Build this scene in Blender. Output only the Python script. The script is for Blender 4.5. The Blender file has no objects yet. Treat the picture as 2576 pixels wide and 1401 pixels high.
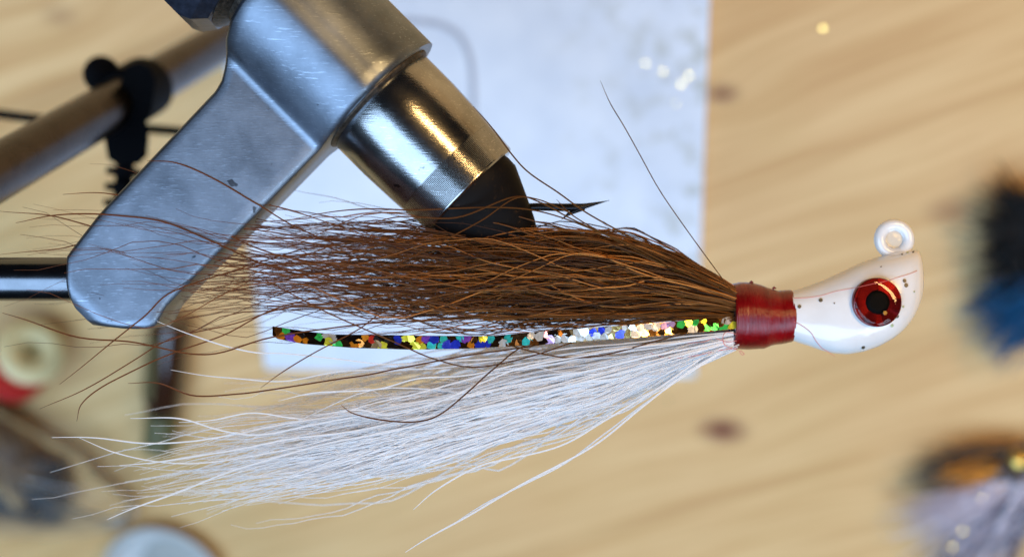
import bpy, math, random
import numpy as np
from mathutils import Matrix, Vector

# ------------------------------------------------------------------ frame
# Photograph pixels below are in a 2576 x 1401 frame.  Camera frame: x right, y up,
# z towards the lens, origin in the middle of the plane of sharp focus.
PXW, PXH = 2576.0, 1401.0
PITCH = 0.045e-3            # metres per pixel in the plane of focus
DIST = 0.160                # lens to plane of focus
ZJ = -0.005                 # middle plane of the jig and of the vise
SJ = PITCH * (DIST - ZJ) / DIST
DROP = 0.130                # the table lies this far behind the plane of focus
NC = Vector((-0.185, -0.368, 0.911)).normalized()      # table normal in the camera frame
ROT = NC.rotation_difference(Vector((0, 0, 1))).to_matrix()
C0 = Vector((0, 0, -DROP))

def W(x, y, z):
    return ROT @ (Vector((x, y, z)) - C0)

def V(px, py, h=0.0):
    """pixel in the jig's own plane, h pixels towards the lens -> world"""
    return W((px - PXW / 2) * SJ, -(py - PXH / 2) * SJ, ZJ + h * SJ)

def Vc(px, py, h=0.0):
    """the point h pixels in front of the jig's plane that is seen at this pixel"""
    k = (DIST - ZJ - h * SJ) / (DIST - ZJ)
    return V(PXW / 2 + (px - PXW / 2) * k, PXH / 2 + (py - PXH / 2) * k, h)

CAMW = W(0, 0, DIST)
def T(px, py, height=0.0):
    """where the line of sight through a pixel meets the level `height` above the table"""
    d = ROT @ Vector(((px - PXW / 2) * PITCH, -(py - PXH / 2) * PITCH, -DIST))
    k = (height - CAMW.z) / d.z
    return CAMW + d * k

scene = bpy.context.scene
COL = scene.collection

# ------------------------------------------------------------------ camera
cd = bpy.data.cameras.new('camera')
cam = bpy.data.objects.new('camera', cd); COL.objects.link(cam)
cd.sensor_width = 36.0
cd.lens = 36.0 * DIST / (PXW * PITCH)
cd.clip_start = 0.005; cd.clip_end = 20.0
cd.dof.use_dof = True
cd.dof.focus_distance = DIST
cd.dof.aperture_blades = 8
cd.dof.aperture_fstop = (cd.lens / 1000.0) / 0.0040
cam.matrix_world = Matrix.Translation(CAMW) @ ROT.to_4x4()
scene.camera = cam

# ------------------------------------------------------------------ light
world = bpy.data.worlds.new('World'); scene.world = world
world.use_nodes = True
bg = world.node_tree.nodes['Background']
bg.inputs[0].default_value = (0.60, 0.72, 1.0, 1); bg.inputs[1].default_value = 0.012

def area(name, pos, target, color, power, sx, sy=None, shape='RECTANGLE'):
    ld = bpy.data.lights.new(name, 'AREA'); ld.shape = shape
    ld.size = sx
    if sy: ld.size_y = sy
    ld.color = color; ld.energy = power
    o = bpy.data.objects.new(name, ld); COL.objects.link(o)
    p = W(*pos); q = W(*target)
    z = (p - q).normalized(); x = ROT @ Vector((1, -1, 0)); x = (x - z * x.dot(z)).normalized(); y = z.cross(x)
    m = Matrix((x, y, z)).transposed()
    o.matrix_world = Matrix.Translation(p) @ m.to_4x4()
    return o
LAMP_POS = (0.28, 0.14, 0.50)
area('window_light', (-0.58, -0.80, 1.30), (0, 0, -0.05), (0.46, 0.69, 1.0), 35.0, 2.2, 1.4)
area('desk_lamp_light', LAMP_POS, (0, 0, -0.05), (1.0, 0.61, 0.23), 1.8, 0.36, 0.05)
area('side_window_light', (0.75, -0.90, 1.10), (0, 0, -0.05), (0.60, 0.80, 1.0), 4.5, 0.6, 0.6)

vs = scene.view_settings
vs.view_transform = 'Standard'; vs.look = 'None'; vs.gamma = 1.0; vs.use_curve_mapping = False
vs.exposure = 0.36
scene.cycles.use_denoising = True
scene.cycles.max_bounces = 24
scene.cycles.diffuse_bounces = 20
scene.cycles.transmission_bounces = 20
scene.cycles.transparent_max_bounces = 12
scene.cycles.caustics_reflective = False
scene.cycles.caustics_refractive = False
scene.cycles.sample_clamp_indirect = 4.0

# ------------------------------------------------------------------ material helpers
def lin(r, g, b):
    f = lambda c: (c / 255 / 12.92) if c <= 10 else ((c / 255 + 0.055) / 1.055) ** 2.4
    return (f(r), f(g), f(b), 1)

class NT:
    def __init__(s, name):
        s.m = bpy.data.materials.new(name); s.m.use_nodes = True
        s.t = s.m.node_tree; s.b = s.t.nodes['Principled BSDF']
    def n(s, kind, **kw):
        nd = s.t.nodes.new('ShaderNode' + kind)
        for k, v in kw.items():
            if hasattr(nd, k): setattr(nd, k, v)
        return nd
    def l(s, a, b): s.t.links.new(a, b)
    def math(s, op, a, b=None, clamp=False):
        nd = s.n('Math', operation=op); nd.use_clamp = clamp
        for i, v in enumerate((a, b)):
            if v is None: continue
            if isinstance(v, (int, float)): nd.inputs[i].default_value = v
            else: s.l(v, nd.inputs[i])
        return nd.outputs[0]
    def ramp(s, fac, stops):
        nd = s.n('ValToRGB'); e = nd.color_ramp.elements
        while len(e) < len(stops): e.new(0.5)
        for el, (p, c) in zip(e, stops):
            el.position = p; el.color = c if len(c) == 4 else (*c, 1)
        s.l(fac, nd.inputs[0]); return nd.outputs[0]
    def mix(s, fac, a, b, blend='MIX'):
        nd = s.n('MixRGB', blend_type=blend)
        for i, v in enumerate((fac, a, b)):
            if isinstance(v, (int, float)): nd.inputs[i].default_value = v
            elif isinstance(v, tuple): nd.inputs[i].default_value = v
            else: s.l(v, nd.inputs[i])
        return nd.outputs[0]
    def noise(s, vec, scale, detail=4, rough=0.55, dist=0.0):
        nd = s.n('TexNoise'); nd.inputs['Scale'].default_value = scale
        nd.inputs['Detail'].default_value = detail; nd.inputs['Roughness'].default_value = rough
        nd.inputs['Distortion'].default_value = dist
        if vec is not None: s.l(vec, nd.inputs['Vector'])
        return nd.outputs['Fac']
    def pos(s, rot=(0, 0, 0), scale=(1, 1, 1)):
        g = s.n('NewGeometry'); mp = s.n('Mapping')
        mp.inputs['Rotation'].default_value = rot; mp.inputs['Scale'].default_value = scale
        s.l(g.outputs['Position'], mp.inputs['Vector']); return mp.outputs[0]
    def bump(s, height, strength, dist):
        nd = s.n('Bump'); nd.inputs['Strength'].default_value = strength
        nd.inputs['Distance'].default_value = dist; s.l(height, nd.inputs['Height'])
        s.l(nd.outputs[0], s.b.inputs['Normal'])
    def set(s, **kw):
        for k, v in kw.items():
            i = s.b.inputs[k.replace('_', ' ')]
            if isinstance(v, (int, float, tuple)): i.default_value = v
            else: s.l(v, i)
        return s

def plain(name, col, rough=0.5, metal=0.0, coat=0.0, var=0.12, nscale=900, bump=0.0, **kw):
    """a plain coloured surface with a little uneven tone and gloss"""
    t = NT(name); p = t.pos()
    f = t.noise(p, nscale, 5)
    dark = tuple(c * (1 - var) for c in col[:3]) + (1,)
    lite = tuple(min(1, c * (1 + var)) for c in col[:3]) + (1,)
    t.set(Base_Color=t.ramp(f, [(0.3, dark), (0.7, lite)]), Metallic=metal,
          Roughness=t.math('ADD', t.math('MULTIPLY', f, 0.12), rough - 0.06), Coat_Weight=coat, **kw)
    if bump: t.bump(f, bump, 0.0003)
    return t.m

def fibre(name, c1, c2, rough=0.35, spec=0.5, trans=0.0, tipcol=None):
    t = NT(name); g = t.n('NewGeometry')
    t.set(Base_Color=t.ramp(g.outputs['Random Per Island'], [(0.0, c1), (0.60, tuple(a * 0.75 + b * 0.25 for a, b in zip(c1, c2))), (1.0, c2)]), Roughness=rough,
          Specular_IOR_Level=spec)
    if tipcol:      # the hair turns to another shade along its length
        sp = t.n('SeparateXYZ'); t.l(g.outputs['Position'], sp.inputs[0])
        x0, x1 = V(1250, 680).x, V(650, 680).x
        f = t.math('DIVIDE', t.math('SUBTRACT', sp.outputs[0], x0), x1 - x0, True)
        src = t.b.inputs['Base Color'].links[0].from_socket
        t.l(t.mix(t.math('MULTIPLY', f, 0.8), src, tipcol), t.b.inputs['Base Color'])
    if trans:
        tr = t.n('BsdfTranslucent'); t.l(t.b.inputs['Base Color'].links[0].from_socket, tr.inputs[0])
        mx = t.n('MixShader'); mx.inputs[0].default_value = trans
        t.l(t.b.outputs[0], mx.inputs[1]); t.l(tr.outputs[0], mx.inputs[2])
        t.l(mx.outputs[0], t.t.nodes['Material Output'].inputs[0])
    return t.m

def clear(name, tint=(1, 1, 1, 1), rough=0.04, ior=1.5, haze=0.0):
    """thin clear plastic: lets the view through and mirrors by its Fresnel share"""
    t = NT(name); tr = t.n('BsdfTransparent'); tr.inputs[0].default_value = tint
    gl = t.n('BsdfGlossy'); gl.inputs['Roughness'].default_value = rough
    fr_ = t.n('Fresnel'); fr_.inputs[0].default_value = ior
    mx = t.n('MixShader'); t.l(fr_.outputs[0], mx.inputs[0]); t.l(tr.outputs[0], mx.inputs[1]); t.l(gl.outputs[0], mx.inputs[2]); out = mx.outputs[0]
    if haze:
        df = t.n('BsdfDiffuse'); df.inputs[0].default_value = (0.85, 0.86, 0.88, 1); m2 = t.n('MixShader'); m2.inputs[0].default_value = haze
        t.l(out, m2.inputs[1]); t.l(df.outputs[0], m2.inputs[2]); out = m2.outputs[0]
    t.l(out, t.t.nodes['Material Output'].inputs[0]); return t.m

# ------------------------------------------------------------------ object helpers
HOME = {}
def thing(name, loc, label, cat, group=None, kind=None):
    o = bpy.data.objects.new(name, None); COL.objects.link(o)
    o.empty_display_size = 0.005
    o.location = loc; HOME[o] = Vector(loc)
    o['label'] = label; o['category'] = cat
    if group: o['group'] = group
    return o
def tag(o, label=None, cat=None, group=None, kind=None):
    for k, v in (('label', label), ('category', cat), ('group', group), ('kind', kind)):
        if v: o[k] = v
    return o
def mesh(name, verts, faces, mat, parent=None, smooth=True, sharp=None):
    """one mesh object from world-space points, its origin in its own middle"""
    a = np.array([tuple(v) for v in verts], dtype=float) if not isinstance(verts, np.ndarray) else verts
    c = (a.min(0) + a.max(0)) / 2
    me = bpy.data.meshes.new(name)
    me.from_pydata((a - c).tolist(), [], faces if isinstance(faces, list) else faces.tolist())
    me.update()
    if smooth: me.shade_smooth()
    else: me.shade_flat()
    if smooth and sharp: me.set_sharp_from_angle(angle=math.radians(sharp))
    me.materials.append(mat)
    o = bpy.data.objects.new(name, me); COL.objects.link(o)
    c = Vector(c); HOME[o] = c
    if parent is not None:
        o.parent = parent; o.location = c - HOME[parent]
    else: o.location = c
    return o
def smooth_path(pts, n):
    """Catmull-Rom through the given points, n samples"""
    p = np.array(pts, float); p = np.vstack([2 * p[0] - p[1], p, 2 * p[-1] - p[-2]])
    seg = len(p) - 3; out = []
    for u in np.linspace(0, seg - 1e-9, n):
        i = int(u); f = u - i; a, b, c, d = p[i:i + 4]
        out.append(0.5 * (2 * b + (c - a) * f + (2 * a - 5 * b + 4 * c - d) * f * f + (3 * b - a - 3 * c + d) * f ** 3))
    return np.array(out)
def tube_geo(path, rad, sides=8, ref=None, caps=True):
    P = np.array([tuple(q) for q in path], float); n = len(P)
    r = np.full(n, rad) if np.isscalar(rad) else np.array(rad, float)
    t = np.gradient(P, axis=0); t /= np.linalg.norm(t, axis=1)[:, None] + 1e-12
    up = np.array(ref if ref is not None else tuple(ROT @ Vector((0.05, 0.02, 1))), float)
    a = np.cross(t, up); a /= np.linalg.norm(a, axis=1)[:, None] + 1e-12
    b = np.cross(t, a)
    ang = np.linspace(0, 2 * math.pi, sides, endpoint=False)
    v = P[:, None] + r[:, None, None] * (np.cos(ang)[None, :, None] * a[:, None] + np.sin(ang)[None, :, None] * b[:, None])
    v = v.reshape(-1, 3)
    f = [(i * sides + k, i * sides + (k + 1) % sides, (i + 1) * sides + (k + 1) % sides, (i + 1) * sides + k)
         for i in range(n - 1) for k in range(sides)]
    if caps: f += [tuple(range(sides - 1, -1, -1)), tuple(range((n - 1) * sides, n * sides))]
    return v, f
def tube(name, path, rad, mat, parent=None, sides=12, ref=None, smooth=True):
    v, f = tube_geo(path, rad, sides, ref)
    return mesh(name, v, f, mat, parent, smooth, 50)
def bundle_mesh(name, paths, rads, mat, parent=None, sides=4):
    """many fibres in one mesh"""
    vs_, fs_ = [], []; off = 0
    for p, r in zip(paths, rads):
        v, f = tube_geo(p, r, sides, caps=False)
        vs_.append(v); fs_ += [tuple(i + off for i in q) for q in f]; off += len(v)
    return mesh(name, np.vstack(vs_), fs_, mat, parent)
def grid_faces(nu, nv, closed=False):
    f = []
    for i in range(nu - 1):
        for j in range(nv if closed else nv - 1):
            k = (j + 1) % nv
            f.append((i * nv + j, i * nv + k, (i + 1) * nv + k, (i + 1) * nv + j))
    return f
def lathe(name, prof, fn, mat, parent=None, seg=48, sharp=35, smooth=True, phase=0.0, caps=(True, True)):
    """prof: (along, radius); fn(along, a, b) -> world"""
    v = []
    for (t, r) in prof:
        for k in range(seg):
            a = 2 * math.pi * k / seg + phase
            v.append(fn(t, r * math.cos(a), r * math.sin(a)))
    f = grid_faces(len(prof), seg, True)
    if caps[0]: f.append(tuple(range(seg - 1, -1, -1)))
    if caps[1]: f.append(tuple(range((len(prof) - 1) * seg, len(prof) * seg)))
    return mesh(name, v, f, mat, parent, smooth, sharp)
def prism(name, pts_top, pts_bot, mat, parent=None, smooth=False):
    n = len(pts_top); v = list(pts_top) + list(pts_bot)
    f = [tuple(range(n)), tuple(range(2 * n - 1, n - 1, -1))]
    f += [(k, k + n, (k + 1) % n + n, (k + 1) % n) for k in range(n)]
    return mesh(name, v, f, mat, parent, smooth)
def interp(x, table):
    xs = [a for a, _ in table]; ys = [b for _, b in table]
    if xs[0] > xs[-1]: xs, ys = xs[::-1], ys[::-1]
    return np.interp(x, xs, ys)

# ------------------------------------------------------------------ table and paper
ga = T(1900, 290); gb = T(2500, 62)
grain = math.atan2(gb.y - ga.y, gb.x - ga.x)
def wood_material():
    t = NT('pine_wood')
    p = t.pos()
    # knots push the grain lines aside
    knots = [(1816, 236, .0024, .75), (1818, 1082, .0036, 1.0), (2392, 530, .0034, .45), (2250, 1240, .002, .3), (150, 40, .003, .35)]
    warp = None; kmask = None
    for kx, ky, kr, ks in knots:
        c = T(kx, ky)
        sub = t.n('VectorMath', operation='SUBTRACT'); t.l(p, sub.inputs[0]); sub.inputs[1].default_value = tuple(c)
        mp = t.n('Mapping'); mp.inputs['Rotation'].default_value = (0, 0, -grain)
        mp.inputs['Scale'].default_value = (0.62, 1, 1); t.l(sub.outputs[0], mp.inputs[0])
        ln = t.n('VectorMath', operation='LENGTH'); t.l(mp.outputs[0], ln.inputs[0])
        d = t.math('DIVIDE', ln.outputs['Value'], kr)
        g = t.math('POWER', 2.718, t.math('MULTIPLY', t.math('MULTIPLY', d, d), -0.12))
        m = t.math('MULTIPLY', t.math('SUBTRACT', 1.15, d, True), ks, True)
        warp = g if warp is None else t.math('ADD', warp, g)
        kmask = m if kmask is None else t.math('MAXIMUM', kmask, m)
    mp = t.n('Mapping'); mp.inputs['Rotation'].default_value = (0, 0, -grain); t.l(p, mp.inputs[0])
    sep = t.n('SeparateXYZ'); t.l(mp.outputs[0], sep.inputs[0])
    y = t.math('ADD', sep.outputs[1], t.math('MULTIPLY', warp, 0.003))
    comb = t.n('CombineXYZ'); t.l(t.math('MULTIPLY', sep.outputs[0], 0.045), comb.inputs[0]); t.l(y, comb.inputs[1])
    broad = t.noise(comb.outputs[0], 120, 3, 0.5, 0.05)
    fine = t.noise(comb.outputs[0], 420, 4, 0.6, 0.3)
    blot = t.noise(p, 22, 3)
    col = t.ramp(broad, [(0.25, lin(184, 134, 76)), (0.42, lin(214, 168, 108)), (0.60, lin(226, 184, 126)), (0.78, lin(210, 160, 98))])
    col = t.mix(0.40, col, t.ramp(fine, [(0.35, lin(182, 138, 80)), (0.62, lin(226, 194, 138))]))
    col = t.mix(t.math('MULTIPLY', t.ramp(blot, [(0.42, (0, 0, 0)), (0.75, (1, 1, 1))]), 0.28), col, lin(196, 160, 96))
    col = t.mix(kmask, col, lin(112, 52, 12))
    t.set(Base_Color=col, Roughness=0.5, Specular_IOR_Level=0.35)
    t.bump(fine, 0.25, 0.0004)
    return t.m
WOOD = wood_material()
tv = [Vector((x, y, z)) for z in (0, -0.022) for x, y in ((-.55, -.55), (.55, -.55), (.55, .55), (-.55, .55))]
ctr = T(PXW / 2, PXH / 2)
tv = [v + Vector((ctr.x, ctr.y, 0)) for v in tv]
tag(mesh('table_top', tv, [(0, 1, 2, 3), (7, 6, 5, 4), (0, 4, 5, 1), (1, 5, 6, 2), (2, 6, 7, 3), (3, 7, 4, 0)], WOOD, smooth=False),
    'pale pine table top with soft grain and small brown knots', 'table', kind='structure')

def paper_material():
    t = NT('card_white'); p = t.pos()
    f = t.noise(p, 90, 5); s = t.noise(p, 260, 2)
    col = t.ramp(f, [(0.3, (0.64, 0.70, 0.80, 1)), (0.7, (0.77, 0.82, 0.90, 1))])
    stain = t.math('MULTIPLY', t.ramp(s, [(0.52, (0, 0, 0)), (0.66, (1, 1, 1))]), 0.5)
    # the soiled side: grey-olive spots thin out towards the clean half
    g = t.n('NewGeometry'); sp = t.n('SeparateXYZ'); t.l(g.outputs['Position'], sp.inputs[0])
    x0 = T(1350, 400).x; x1 = T(1750, 400).x
    side = t.math('DIVIDE', t.math('SUBTRACT', sp.outputs[0], x0), x1 - x0, True)
    col = t.mix(t.math('MULTIPLY', stain, side), col, (0.36, 0.36, 0.27, 1))
    t.set(Base_Color=col, Roughness=0.55)
    t.bump(f, 0.1, 0.0005)
    return t.m
def loop_sheet(name, px, hgt, mat, parent=None, thick=0.0006):
    top = [T(x, y, hgt) for x, y in px]; bot = [v - Vector((0, 0, thick)) for v in top]
    return prism(name, top, bot, mat, parent)
corners = [(532, -120), (668, 928), (1751, 950), (1790, -120)]
paper = loop_sheet('paper_card', corners, 0.0012, paper_material(), thick=0.0010)
tag(paper, 'white card lying on the table, grey rounded line printed on it', 'card')
ln_pts = smooth_path([(900, 52), (1040, 54), (1110, 64), (1155, 92), (1180, 140), (1189, 210), (1190, 330), (1190, 520)], 40)
half = 8.0
t_ = np.gradient(ln_pts, axis=0); t_ /= np.linalg.norm(t_, axis=1)[:, None]; nrm = np.stack([-t_[:, 1], t_[:, 0]], 1)
lv = [T(*(p + n * half), 0.00135) for p, n in zip(ln_pts, nrm)] + [T(*(p - n * half), 0.00135) for p, n in zip(ln_pts, nrm)]
N_ = len(ln_pts)
mesh('printed_line', lv, [(i, i + 1, N_ + i + 1, N_ + i) for i in range(N_ - 1)], plain('grey_print', (0.42, 0.44, 0.50), 0.6), paper)

# ------------------------------------------------------------------ metals of the vise
def aluminium(name, base, rough, scr=0.5):
    t = NT(name); p = t.pos()
    blot = t.noise(p, 150, 5, 0.6); grit = t.noise(p, 3500, 3)
    st = t.pos((0, 0, 0.9), (420, 5200, 3000)); scratch = t.noise(st, 1.0, 3)
    st2 = t.pos((0, 0, 2.1), (300, 6000, 3000)); scratch2 = t.noise(st2, 1.0, 2)
    sc = t.math('MAXIMUM', scratch, scratch2)
    pit = t.noise(p, 620, 2)
    col = t.ramp(blot, [(0.30, tuple(c * 0.66 for c in base) + (1,)), (0.70, tuple(min(1, c * 1.22) for c in base) + (1,))])
    col = t.mix(t.ramp(pit, [(0.72, (0, 0, 0)), (0.76, (0.8, 0.8, 0.8))]), col, (0.03, 0.03, 0.035, 1))
    col = t.mix(t.math('MULTIPLY', t.ramp(sc, [(0.63, (0, 0, 0)), (0.70, (1, 1, 1))]), 0.45), col, tuple(min(1, c * 1.9) for c in base) + (1,))
    r = t.math('ADD', t.math('MULTIPLY', blot, 0.16), rough - 0.08)
    r = t.math('SUBTRACT', r, t.math('MULTIPLY', t.ramp(sc, [(0.66, (0, 0, 0)), (0.75, (1, 1, 1))]), 0.12))
    t.set(Base_Color=col, Metallic=1.0, Roughness=r)
    h = t.math('ADD', t.math('MULTIPLY', sc, scr), t.math('MULTIPLY', grit, 0.25))
    t.bump(h, 0.30, 0.00007)
    return t.m
ALU = aluminium('cast_aluminium', (0.225, 0.26, 0.315), 0.42)
STEEL = aluminium('turned_steel', (0.38, 0.38, 0.38), 0.20, 0.8)
BLACKSTEEL = NT('blackened_jaw_steel')
_p = BLACKSTEEL.pos(); _f = BLACKSTEEL.noise(_p, 1500, 5, 0.65)
BLACKSTEEL.set(Base_Color=BLACKSTEEL.ramp(_f, [(0.58, (0.006, 0.005, 0.005, 1)), (0.68, (0.014, 0.009, 0.006, 1)), (0.76, (0.16, 0.065, 0.025, 1))]),
               Roughness=0.5, Metallic=0.0, Specular_IOR_Level=0.07); BLACKSTEEL.bump(_f, 0.15, 0.0001); BLACKSTEEL = BLACKSTEEL.m
GRIME = plain('grimy_dark_steel', (0.055, 0.045, 0.036), 0.5, 0.6, var=0.7, nscale=1800, bump=0.4)
KNOBMAT = plain('blued_steel', (0.045, 0.055, 0.085), 0.34, 0.75, var=0.3, nscale=1200, bump=0.2)
SHAFT = plain('dark_polished_steel', (0.16, 0.17, 0.19), 0.20, 1.0, var=0.15, nscale=300)
STEMMAT = plain('stem_steel', (0.075, 0.062, 0.058), 0.28, 1.0, var=0.2, nscale=300)
BLACKPL = plain('black_plastic', (0.003, 0.003, 0.004), 0.6, Specular_IOR_Level=0.06)

# ------------------------------------------------------------------ vise  (t along the jaw axis, n across it)
R2 = math.sqrt(2)
def A(t, n, h): return V((t + n) / R2, (t - n) / R2, h)
NA = 500.0
stem_x = -469
stem_foot = T(690, 30)
vise = thing('fly_tying_vise', stem_foot, 'grey metal tying vise gripping the hook in its black jaws', 'vise')
TMIN = [(-396, 690), (-392, 675), (-380, 655), (-360, 632), (-318, 594), (-187, 577), (226, 566), (255, 558), (285, 540), (332, 502), (378, 485), (420, 479), (690, 478)]
TMAX = [(-396, 757), (-340, 826), (-300, 866), (-286, 870), (-268, 866), (-233, 855), (300, 850), (690, 848)]
def arm_h(n):
    c = math.sqrt(max(0, 190.0 ** 2 - (n - NA) ** 2)); h0 = 88.0
    if n > NA: return c
    k = 46.0; m = max(c, h0)
    return m + k * math.log(math.exp((c - m) / k) + math.exp((h0 - m) / k))* (1 if n > -400 else 0)
ns = list(np.linspace(-396, -230, 14)) + list(np.linspace(-200, 180, 12)) + list(np.linspace(200, 480, 26)) + \
     [NA + 190 * math.sin(a) for a in np.linspace(0, math.pi / 2 - 0.02, 20)]
cols = 18; front, back = [], []
for n in ns:
    a, b = float(interp(n, TMIN)), float(interp(n, TMAX)); h = arm_h(n); ch = min(11.0, h * 0.5)
    ts = [a, a + ch * 0.35, a + ch] + list(np.linspace(a + ch, b - ch * 1.5, cols - 4)[1:-1]) + [b - ch * 1.5, b - ch * 0.2, b]
    hs = [h - ch, h - ch * 0.35, h] + [h] * (len(ts) - 6) + [h, h - ch * 0.62, h - ch]
    if n < -360:   # rounded lower end
        drop = 16 * (1 - (n + 396) / 36) ** 2; hs = [max(10, q - drop) for q in hs]
    front.append([A(t, n, q) for t, q in zip(ts, hs)]); back.append([A(t, n, -q) for t, q in zip(ts, hs)])
m_ = len(front[0]); r_ = len(ns)
vv = [v for row in front for v in row] + [v for row in back for v in row]
ff = [(i * m_ + j, (i + 1) * m_ + j, (i + 1) * m_ + j + 1, i * m_ + j + 1) for i in range(r_ - 1) for j in range(m_ - 1)]
B0 = r_ * m_
ff += [(B0 + i * m_ + j, B0 + i * m_ + j + 1, B0 + (i + 1) * m_ + j + 1, B0 + (i + 1) * m_ + j) for i in range(r_ - 1) for j in range(m_ - 1)]
for j, flip in ((0, 0), (m_ - 1, 1)):
    for i in range(r_ - 1):
        q = (i * m_ + j, B0 + i * m_ + j, B0 + (i + 1) * m_ + j, (i + 1) * m_ + j); ff.append(q if not flip else q[::-1])
for i, flip in ((0, 1), (r_ - 1, 0)):
    for j in range(m_ - 1):
        q = (i * m_ + j, B0 + i * m_ + j, B0 + i * m_ + j + 1, i * m_ + j + 1); ff.append(q if not flip else q[::-1])
ff = [q[::-1] for q in ff]
arm = mesh('vise_arm', vv, ff, ALU, vise, True, 40)

fx = lambda t, a, b: A(t, NA + a, b)
collet = lathe('collet', [(800, 150), (858, 156), (866, 160), (960, 160), (1060, 156), (1090, 153.5)], lambda t, a, b: A(t, NA - 3 + a, b), STEEL, vise, 72)
prof = []
for k in range(24):
    t = 1090 + k * 3.45; r = 153.2 - k * 0.26; prof += [(t, r), (t + 1.2, r - 0.9), (t + 2.4, r - 0.9)]
prof += [(1174, 146), (1178, 140), (1179, 128)]
lathe('ridged_band', prof, lambda t, a, b: A(t, NA - 3 + a, b), STEEL, collet, 72, 25)
lathe('grime_ring', [(846, 150), (847, 168), (853, 167), (860, 158)], lambda t, a, b: A(t, NA - 3 + a, b), GRIME, collet, 60)
def jaw(sign):
    st = [(1140, 118, 112), (1186, 129, 118), (1212, 128, 104), (1290, 92, 70), (1338, 69, 50), (1366, 52, 38), (1392, 40, 28), (1404, 30, 20)]
    k = 14; v = []
    for t, w, h in st:
        for q in range(k + 1):
            a = math.pi * q / k; ca, sa = math.cos(a), math.sin(a)
            v.append(A(t, 494 + w * math.copysign(abs(ca) ** 0.8, ca), sign * (3.5 + h * abs(sa) ** 0.75)))
    nn = k + 1; f = grid_faces(len(st), nn, True) + [tuple(range(nn)), tuple(range((len(st) - 1) * nn, len(st) * nn))]
    if sign < 0: f = [q[::-1] for q in f]
    return mesh('jaw', v, f, BLACKSTEEL, vise, True, 38)
jaw(1); jaw(-1)
lathe('neck', [(400, 150), (428, 165), (436, 150), (446, 128), (470, 126), (500, 126)], fx, GRIME, vise, 40)
knob = lathe('knob', [(150, 224), (300, 226), (372, 226), (398, 212), (424, 178), (432, 150)], fx, KNOBMAT, vise, 8, 20, phase=0.36)
# shaft to the stem, and the stem standing on the table
lathe('shaft', [(-560, 53), (-560, 55), (200, 55), (230, 55)], lambda t, a, b: V(t, 702 + a, b - 22), SHAFT, vise, 40)
top = V(stem_x, 702, -22)
foot = stem_foot
stem_top = Vector((foot.x, foot.y, top.z)); 
# the stem is plumb: put the bearing block where the shaft passes it
s0, s1 = V(-560, 702, -22), V(200, 702, -22); sd = (s1 - s0).normalized()
gap, near_z, near_k = min(((Vector((foot.x, foot.y, z)) - (s0 + sd * k)).length, z, k) for z in np.linspace(0.10, 0.15, 60) for k in np.linspace(0, 0.03, 60))
blk = (Vector((foot.x, foot.y, near_z)) + s0 + sd * near_k) / 2
def cyl_z(name, c, r, z0, z1, mat, parent, seg=40, bev=0.0006):
    return lathe(name, [(z0, r - bev), (z0 + bev, r), (z1 - bev, r), (z1, r - bev)], lambda t, a, b: Vector((c.x + a, c.y + b, t)), mat, parent, seg)
cyl_z('stem', foot, 0.0036, 0.0, near_z + 0.004, STEMMAT, vise)
cyl_z('foot_plate', foot, 0.0085, 0.0, 0.004, STEMMAT, vise)
d_ = (V(-100, 702, -22) - V(100, 702, -22)).normalized()
u_ = ROT @ Vector((0, 0, 1)); w_ = ROT @ Vector((0, 1, 0))
bx = [blk + d_ * (0.0055 + a * 0.0075) + u_ * b * 0.008 + w_ * c * 0.0095 for a in (-1, 1) for b in (-1, 1) for c in (-1, 1)]
mesh('bearing_block', bx, [(0, 1, 3, 2), (4, 6, 7, 5), (0, 4, 5, 1), (2, 3, 7, 6), (0, 2, 6, 4), (1, 5, 7, 3)], ALU, vise, False)

# ------------------------------------------------------------------ jig
def H(cx, cy):   # coordinates of an enlarged view of the head -> frame pixels
    return ((2200 + cx / 2.595) * 0.79975, (640 + cy / 2.595) * 0.79975)
KH = 0.79975 / 2.595
jig = thing('bucktail_jig', V(1920, 800, -80), 'white fishing jig with red eye and brown and white hair tail, held in the vise', 'fishing jig')
WHITE = NT('white_gloss_paint')
_p = WHITE.pos(); _f = WHITE.noise(_p, 260, 3)
WHITE.set(Base_Color=WHITE.ramp(_f, [(0.3, (0.74, 0.72, 0.70, 1)), (0.7, (0.80, 0.79, 0.78, 1))]), Roughness=0.22,
          Coat_Weight=0.8, Coat_Roughness=0.05, Subsurface_Weight=0.0)
WHITE.bump(_f, 0.08, 0.0008); WHITE = WHITE.m
HT = [(700, 735), (760, 712), (900, 668), (1000, 630), (1100, 586), (1200, 540), (1300, 492), (1400, 452), (1500, 424), (1600, 405), (1700, 388), (1760, 375), (1785, 385), (1802, 430), (1815, 500), (1822, 560), (1827, 630)]
HB = [(700, 1100), (760, 1120), (800, 1135), (880, 1160), (980, 1195), (1080, 1222), (1200, 1232), (1330, 1210), (1450, 1168), (1560, 1110), (1650, 1040), (1720, 958), (1770, 872), (1800, 800), (1815, 740), (1822, 700), (1827, 640)]
HWD = [(700, 196), (900, 214), (1100, 240), (1300, 258), (1500, 250), (1600, 232), (1700, 190), (1760, 145), (1800, 92), (1815, 60), (1822, 38), (1827, 8)]
def head_sec(cx):
    a, b, w = float(interp(cx, HT)), float(interp(cx, HB)), float(interp(cx, HWD)); return (a + b) / 2, (b - a) / 2, w
EXP = 2.35
def head_h(cx, cy):
    yc, hh, w = head_sec(cx); q = min(0.999, abs((cy - yc) / hh)); return w * (1 - q ** EXP) ** (1 / EXP) * KH
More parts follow.
